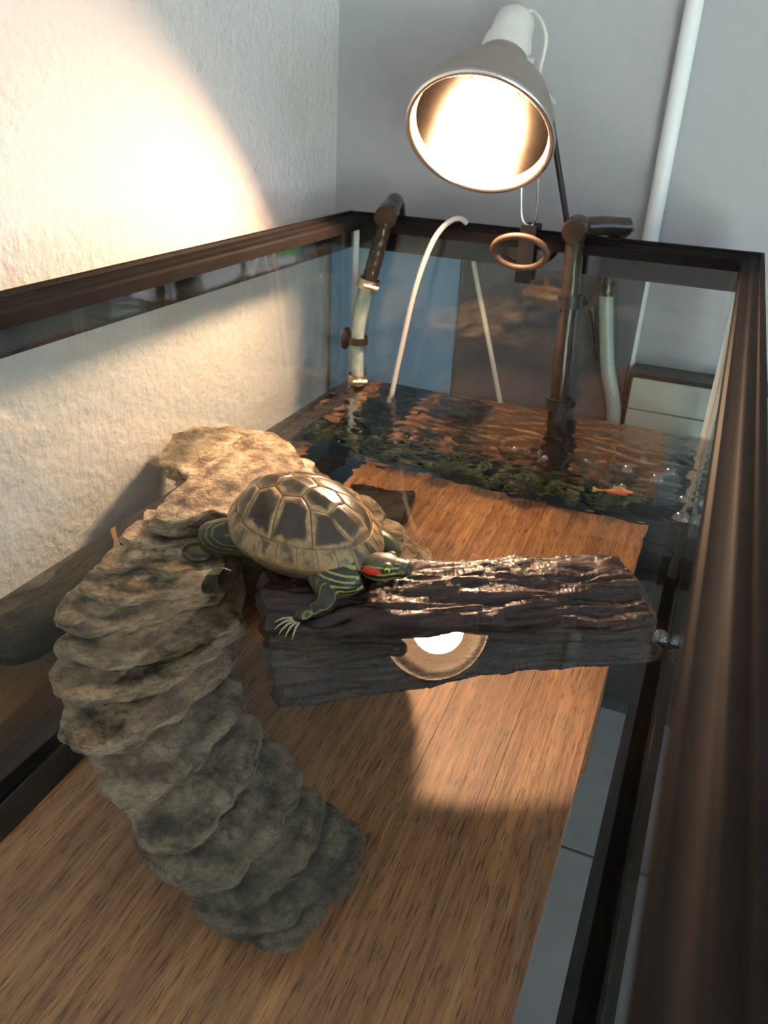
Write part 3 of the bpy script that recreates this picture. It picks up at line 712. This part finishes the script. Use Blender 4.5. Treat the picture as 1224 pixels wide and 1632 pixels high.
def scute(poly, kind, seed):
    cxx = sum(p_[0] for p_ in poly) / len(poly); cyy = sum(p_[1] for p_ in poly) / len(poly)
    bm = bmesh.new(); rings = []; cols = []
    T = (1.0, .985, .95, .88, .78, .66, .52, .36, .18)
    for t_ in T:
        row = []
        for a, b in poly:
            s = t_ * .975; P_ = cxx + (a - cxx) * s; Q_ = cyy + (b - cyy) * s
            lift = -.0016 if t_ == 1.0 else .0012 * min(1, (1 - t_) / .10) ** .5
            if kind == 'marginal': lift *= .7
            row.append(bm.verts.new(shell_pt(P_, Q_, lift)))
            nz = noise.noise((P_ * 5 + seed, Q_ * 5, 0)) * .5 + noise.noise((P_ * 14 + seed, Q_ * 14, 2)) * .35
            if kind == 'marginal':
                f = max(0, min(1, (nz * 1.5 + .05 - abs(t_ - .45) * .5) * 3))
                cols.append(TAN.lerp(OLIVE, .3).lerp(DARK, f * .8))
            else:
                f = max(0, min(1, (.90 - t_ + nz * .46) * 7)); g = max(0, min(1, nz * 2 + .2))
                cols.append(TAN.lerp(OLIVE, g * .6).lerp(DARK.lerp(OLIVE, max(0, nz) * .5), f * (.97 if kind == 'costal' else .88)))
        rings.append(row)
    n = len(poly)
    for a, b in zip(rings, rings[1:]):
        for k in range(n): bm.faces.new((a[k], a[(k + 1) % n], b[(k + 1) % n], b[k]))
    bm.faces.new(rings[-1])
    bm.normal_update()
    if sum(f.normal.z for f in bm.faces) < 0: bmesh.ops.reverse_faces(bm, faces=bm.faces)
    o = obj('scute', bm, M['shell'], turtle, True, True); color_mesh(o.data, cols)
sp = [.80, .47, .11, -.27, -.60, -.82]; RR = .84
mids = [(sp[i] + sp[i + 1]) / 2 for i in range(5)]
ws, wm = [.22, .19, .19, .19, .17, .14], [.25, .30, .31, .30, .24]
for i in range(5):
    scute(dens([(sp[i], ws[i]), (mids[i], wm[i]), (sp[i + 1], ws[i + 1]), (sp[i + 1], -ws[i + 1]), (mids[i], -wm[i]), (sp[i], -ws[i])], 5), 'vertebral', i * 2.7)
def ringpt(ang, r=RR): return (r * math.cos(ang), r * math.sin(ang))
ang = [math.atan2(ws[0], sp[0]), math.radians(52), math.radians(86), math.radians(118), math.radians(148), PI - math.atan2(ws[5], -sp[5])]
for sgn in (1, -1):
    for k in range(4):
        a0_, a1_ = (ang[0] if k == 0 else ang[k]), ang[k + 1]
        if k == 3: a1_ = ang[5] - .04
        arc = [ringpt(a0_ + (a1_ - a0_) * j / 5) for j in range(6)]
        inner = [(mids[k + 1], wm[k + 1]), (sp[k + 1], ws[k + 1]), (mids[k], wm[k])]
        if k == 0: inner += [(sp[0], ws[0] + .01)]
        if k == 3: inner = [(sp[5], ws[5] + .01)] + inner
        poly = dens([(a, b * sgn) for a, b in arc + inner], 3)
        scute(poly, 'costal', 11 + k * 3.3 + sgn)
nM = 25
for k in range(nM):
    a0_, a1_ = 2 * PI * (k - .5) / nM, 2 * PI * (k + .5) / nM
    poly = [ringpt(a0_ + (a1_ - a0_) * j / 3, .997) for j in range(4)] + [ringpt(a1_ + (a0_ - a1_) * j / 3, RR + .012) for j in range(4)]
    scute(dens(poly, 2), 'marginal', 30 + k * 1.9)
# body: one continuous skin
def body_mesh():
    bm = bmesh.new()
    def ell(c, r, rot=None):
        m4 = Matrix.Translation(c) @ (rot.to_4x4() if rot else Matrix.Identity(4)) @ Matrix.Diagonal((*r, 1))
        bmesh.ops.create_uvsphere(bm, u_segments=20, v_segments=14, radius=1, matrix=m4)
    def limb(pts, rads): tube(bm, smooth_path(pts, 6), list(lerp_r(rads, 6)), 14)
    def lerp_r(r, n):
        for i in range(len(r) - 1):
            for k in range(n): yield r[i] + (r[i + 1] - r[i]) * k / n
        yield r[-1]
    ell((0, 0, .017), (.080, .058, .015))
    limb([(.040, -.018, .016), HN1, HN2], [.022, .0185, .0165])              # neck
    ell(HC, (.0225, .0150, .0135), HROT); ell(HC + HROT @ Vector((.015, 0, -.001)), (.0155, .0110, .0100), HROT); ell(HC + HROT @ Vector((.024, 0, -.0005)), (.0075, .0075, .0078), HROT)
    ell(HC + HROT @ Vector((.009, .0095, .0065)), (.0062, .004, .005), HROT); ell(HC + HROT @ Vector((.009, -.0095, .0065)), (.0062, .004, .005), HROT)
    for pts, rads, foot in LIMBS:
        limb(pts, rads)
        ell(foot[0], foot[1], Matrix.Rotation(foot[2], 3, 'Z') @ Matrix.Rotation(foot[3], 3, 'Y'))
    limb([(-.070, 0, .014), (-.090, -.006, .008), (-.104, -.016, .004)], [.010, .006, .002])   # tail
    me = bpy.data.meshes.new('body_raw'); bm.to_mesh(me); bm.free()
    o = bpy.data.objects.new('body_raw', me); COL.objects.link(o)
    md = o.modifiers.new('r', 'REMESH'); md.mode = 'VOXEL'; md.voxel_size = .00105; md.use_smooth_shade = True
    ms = o.modifiers.new('s', 'SMOOTH'); ms.factor = .5; ms.iterations = 5
    dg = bpy.context.evaluated_depsgraph_get(); dg.update()
    out = bpy.data.meshes.new_from_object(o.evaluated_get(dg)); out.name = 'body'
    bpy.data.objects.remove(o); bpy.data.meshes.remove(me)
    return out
HN1, HN2 = Vector((.068, -.032, .011)), Vector((.084, -.018, .016))
HC = Vector((.099, -.003, .0225))
HROT = Matrix.Rotation(math.radians(24), 3, 'Z') @ Matrix.Rotation(math.radians(-6), 3, 'Y')
from mathutils.bvhtree import BVHTree
def bvh(o):
    mw = parent_world(o); return BVHTree.FromPolygons([mw @ v.co for v in o.data.vertices], [p_.vertices[:] for p_ in o.data.polygons])
lg_bvh = BVHTree.FromPolygons([lg.matrix_basis @ v.co for v in lg.data.vertices], [p_.vertices[:] for p_ in lg.data.polygons])
GROUND = [lg_bvh] + [bvh(o) for o in rr.children]
TM = Matrix.LocRotScale(tbase, turtle.rotation_euler, None); TMi = TM.inverted()
def gz(x, y, dflt=-.03):
    """height of the log or ramp under a local point, in the turtle's own frame"""
    p_ = TM @ Vector((x, y, 0)); best = None
    for b in GROUND:
        h = b.ray_cast(Vector((p_.x, p_.y, .06)), Vector((0, 0, -1)))[0]
        if h is not None and (best is None or h.z > best.z): best = h
    return (TMi @ best).z if best is not None else dflt
LIMBS = [
    ([(.048, -.036, .012), (.074, -.054, .006), (.072, -.064, .002 + gz(.072, -.064) * .5), (.068, -.071, gz(.068, -.071) + .006)], [.014, .0105, .0085, .0070], ((.064, -.076, gz(.064, -.076) + .0035), (.0105, .0085, .0045), math.radians(240), .3)),   # near front leg
    ([(.052, .034, .014), (.072, .040, .010), (.086, .037, .003)], [.015, .012, .009], ((.092, .034, gz(.092, .034) + .004), (.0105, .009, .0055), math.radians(-20), 0)),     # far front leg
    ([(-.048, -.034, .014), (-.072, -.048, .010), (-.092, -.054, .004)], [.022, .020, .016], ((-.106, -.058, gz(-.106, -.058) + .006), (.019, .015, .007), math.radians(195), 0)),   # near hind leg
    ([(-.050, .034, .014), (-.072, .050, .008), (-.084, .054, -.002)], [.022, .018, .013], ((-.092, .056, -.008), (.014, .012, .006), math.radians(160), 0))]
bme = body_mesh()
BLK, YEL, RED, GRN = Vector((.018, .022, .012)), Vector((.42, .42, .12)), Vector((.62, .035, .012)), Vector((.045, .05, .022))
cols = []; hinv = HROT.inverted()
for v in bme.vertices:
    c = v.co; h = hinv @ (c - HC)
    col = GRN
    if c.x > .050 and c.y < .006 and c.y > -.062 and not (c.x < .085 and c.y > -.012) and not (c.y < -.050):                      # head and neck
        an = math.atan2(h.z, h.y if h.y > 0 else -h.y)             # -90 .. 90, mirrored sides
        sarg = an * 13 + math.sin(h.x * 160) * .35
        k = .5 + .5 * math.sin(sarg)
        col = BLK.lerp(YEL, max(0, min(1, (k - .72) * 6)) * .85)
        if h.x < -.019: col = BLK.lerp(YEL, max(0, min(1, (.5 + .5 * math.sin(c.z * 1350 + c.x * 60 + noise.noise(c * 70)) - .72) * 6)) * .8)
        elif h.z > .0085: col = Vector((.10, .085, .045)).lerp(BLK, max(0, noise.noise(c * 220)))
        if -.0155 < h.x < .0035 and .0005 < h.z < .0080 and abs(h.y) > .006:
            e_ = ((h.x + .0075) / .0110) ** 2 + ((h.z - .0042) / .0036) ** 2
            if e_ < 1: col = RED
        if h.x > .020 and h.z > -.001: col = BLK.lerp(YEL, .25 * (noise.noise(c * 300) > 0))
        if abs(h.z + .0018 + .0012 * (h.x > .014)) < .0007 and h.x > .010: col = Vector((.008, .008, .006))
    elif abs(c.y) > .048 or c.x < -.07:                             # limbs
        k = .5 + .5 * math.sin((c.x * .7 - c.y + c.z * 1.5) * 700 + noise.noise(c * 60) * 3)
        col = BLK.lerp(YEL, max(0, (k - .88) * 6) * .7)
        if c.x < -.086 or (c.x < -.05 and c.z < .004): col = BLK.lerp(OLIVE, max(0, noise.noise(c * 140)) * .6)
    cols.append(col)
color_mesh(bme, cols)
bd = link('body', bme, M['skin'], turtle)
bme.shade_smooth()
def claws(foot, direc, n, spread, ln, parent=turtle):
    d0 = math.atan2(direc[1], direc[0])
    for k in range(n):
        a = d0 + spread * (k - (n - 1) / 2); d = Vector((math.cos(a), math.sin(a), 0)); b = foot + d * .0095 + Vector((0, 0, -.001))
        obj('claw', TB([b, b + d * ln * .45 + Vector((0, 0, .0012)), b + d * ln * .8 - Vector((0, 0, .001)), b + d * ln - Vector((0, 0, .0045))], [.0013, .0011, .0007, .0002], 7), M['claw'], parent, True, True)
claws(Vector((.063, -.079, gz(.063, -.082) + .003)), (-.15, -1), 5, .27, .019)
claws(Vector((.093, .033, gz(.095, .033) + .003)), (1, -.25), 5, .30, .012)
claws(Vector((-.113, -.060, gz(-.115, -.06) + .004)), (-1, -.3), 4, .34, .011)
claws(Vector((-.095, .057, -.008)), (-1, .4), 4, .34, .011)
for s in (1, -1):
    c = HC + HROT @ Vector((.0095, s * .0122, .0062)); m4 = Matrix.Translation(c)
    bm = bmesh.new(); bmesh.ops.create_uvsphere(bm, u_segments=14, v_segments=10, radius=.0031, matrix=m4); ey = obj('eye', bm, M['iris'], turtle, True, True)
    bm = bmesh.new(); bmesh.ops.create_uvsphere(bm, u_segments=12, v_segments=8, radius=.0018, matrix=Matrix.Translation(c + HROT @ Vector((.0002, s * .0018, .0002)))); obj('pupil', bm, M['eye'], ey, True, True)

# ------------------------------------------------------------------ small submerged things, bubbles
d0, d1, d2 = at(560, 775, -D + .02), at(664, 787, -D + .02), at(640, 842, -D + .02)
bm = bmesh.new()
dc = (d0 + d2) / 2; ux_ = (d1 - d0); uy_ = (d2 - d1)
nu, nv = 40, 16; rows = []
for j in range(nv):
    th = 2 * PI * j / nv; rows.append([])
    for i in range(nu + 1):
        u = i / nu; r = 1 + .18 * noise.noise((u * 3, math.cos(th) * 3, math.sin(th) * 3)) + .05 * noise.noise((u * 10, th * 8, 1))
        if u in (0, 1): r *= .8
        q = d0 + ux_ * u + uy_ * (.5 + .5 * math.cos(th) * r); q.z = -D + .022 + .021 * math.sin(th) * r
        rows[-1].append(bm.verts.new(q))
for j in range(nv):
    for i in range(nu): bm.faces.new((rows[j][i], rows[(j + 1) % nv][i], rows[(j + 1) % nv][i + 1], rows[j][i + 1]))
bm.faces.new([rows[j][0] for j in range(nv)]); bm.faces.new([rows[j][-1] for j in range(nv)][::-1]); bmesh.ops.recalc_face_normals(bm, faces=bm.faces)
o = obj('sunken_wood', bm, M['driftwood']); tag(o, 'dark sunken piece of wood on the aquarium bottom behind the ramp steps', 'wood')

# waterweed strewn along the far bottom edge
random.seed(11); bm = bmesh.new()
for c_ in range(16):
    bx = .03 + c_ * .031 + random.uniform(-.008, .008); by = -.045 + random.uniform(-.014, .014); hgt = random.uniform(.045, .085)
    for st in range(3):
        a = random.uniform(0, 2 * PI); path = smooth_path([(bx, by, -D + .001), (bx + .014 * math.cos(a), by + .010 * math.sin(a), -D + hgt * .5), (bx + .032 * math.cos(a), by + .016 * math.sin(a), -D + hgt)], 6)
        tube(bm, path, .0012, 5)
        for p_ in path[2:]:
            for q in range(4):
                d_ = Vector((random.uniform(-1, 1), random.uniform(-1, 1), random.uniform(-.1, .7))).normalized(); sd = d_.orthogonal().normalized() * .0028; ln = random.uniform(.010, .018)
                v = [bm.verts.new(p_), bm.verts.new(p_ + d_ * ln * .5 + sd), bm.verts.new(p_ + d_ * ln), bm.verts.new(p_ + d_ * ln * .5 - sd)]; bm.faces.new(v)
o = obj('waterweed', bm, plain('weed_leaf', (.085, .10, .035), .5, var=.4, scale=50), None, True)
tag(o, 'dark green waterweed lying along the far bottom edge of the aquarium', 'plant')

fc = at(985, 784, -.06)
fish = thing('goldfish', 'small orange goldfish under the rippled water at far right', 'fish', fc, None, (0, 0, math.radians(15)))
bm = bmesh.new(); pr = [(0, -.022), (.003, -.018), (.0075, -.006), (.0085, .002), (.0065, .012), (.003, .020), (0, .022)]
lathe(bm, pr, Matrix.Rotation(math.radians(90), 4, 'Y') @ Matrix.Diagonal((1.25, .7, 1, 1)), 16); bmesh.ops.recalc_face_normals(bm, faces=bm.faces)
obj('body', bm, M['fish'], fish, True, True)
bm = bmesh.new(); box(bm, (-.036, -.0006, -.009), (-.019, .0006, .009), .0004)
for v in bm.verts:
    if v.co.x > -.024: v.co.z *= .25
obj('tail_fin', bm, M['fin'], fish, False, True)
bm = bmesh.new(); box(bm, (-.008, -.0005, .008), (.006, .0005, .016), .0003); obj('dorsal_fin', bm, M['fin'], fish, False, True)

BUB = [(1000, 748, 11), (1026, 732, 7), (992, 775, 6), (1047, 764, 13), (1068, 752, 11), (1095, 828, 14), (1089, 797, 10), (1062, 1018, 14), (868, 731, 6), (820, 717, 6), (858, 722, 4), (934, 735, 5), (908, 748, 4), (600, 697, 4), (630, 705, 4), (655, 700, 3), (575, 690, 3), (540, 705, 3), (690, 690, 3), (720, 712, 3)]
BL = {(1062, 1018): 'round air bubble on the water against the right pane beside the log end',
      (1095, 828): 'largest round bubble touching the right pane, in front of the far right bubble cluster',
      (1089, 797): 'round bubble touching the right pane in the middle of the far right cluster',
      (1047, 764): 'wide flat bubble in the centre of the far right bubble cluster',
      (1068, 752): 'round bubble at the back of the far right cluster, next to the right pane',
      (1000, 748): 'round bubble at the left edge of the far right cluster, apart from the others',
      (1026, 732): 'small bubble farthest back in the far right cluster',
      (992, 775): 'small bubble just behind the orange goldfish'}
bub_me = None
for k, (x, y, r) in enumerate(BUB):
    p_ = at(x, y, 0); rad = r / FPX * (p_ - CAM).length * .9
    if p_.x + rad > W - .001: p_.x = W - .001 - rad
    if bub_me is None:
        bm = bmesh.new(); lathe(bm, [(1.12, -.12), (1.02, 0), (.96, .25), (.8, .55), (.5, .78), (.2, .87), (0, .89)], Matrix.Identity(4), 24)
        bmesh.ops.recalc_face_normals(bm, faces=bm.faces); o = obj('bubble', bm, M['bubble'], None, True); bub_me = o.data
    else:
        o = bpy.data.objects.new('bubble', bub_me); COL.objects.link(o)
    o.location = (p_.x, p_.y, .0003 + ripple(p_.x, p_.y)); o.scale = (rad, rad, rad)
    lab, g = BL.get((x, y)), None
    if lab is None and x > 780: lab = 'small air bubble floating near the dark intake pipe'; g = 'bubbles near the intake pipe'
    elif lab is None: lab = 'tiny air bubble among the ripples near the thin air hose'; g = 'bubbles near the air hose'
    tag(o, lab, 'bubble', g)

# every solid may receive the light focused by the water surface
for o in S.objects:
    if o.type == 'MESH' and o is not wt and not any(m_ and m_.name in ('pane_glass', 'wet_bottom_glass', 'window_glass', 'clear_hose', 'bubble_film') for m_ in o.data.materials):
        o.cycles.is_caustics_receiver = True
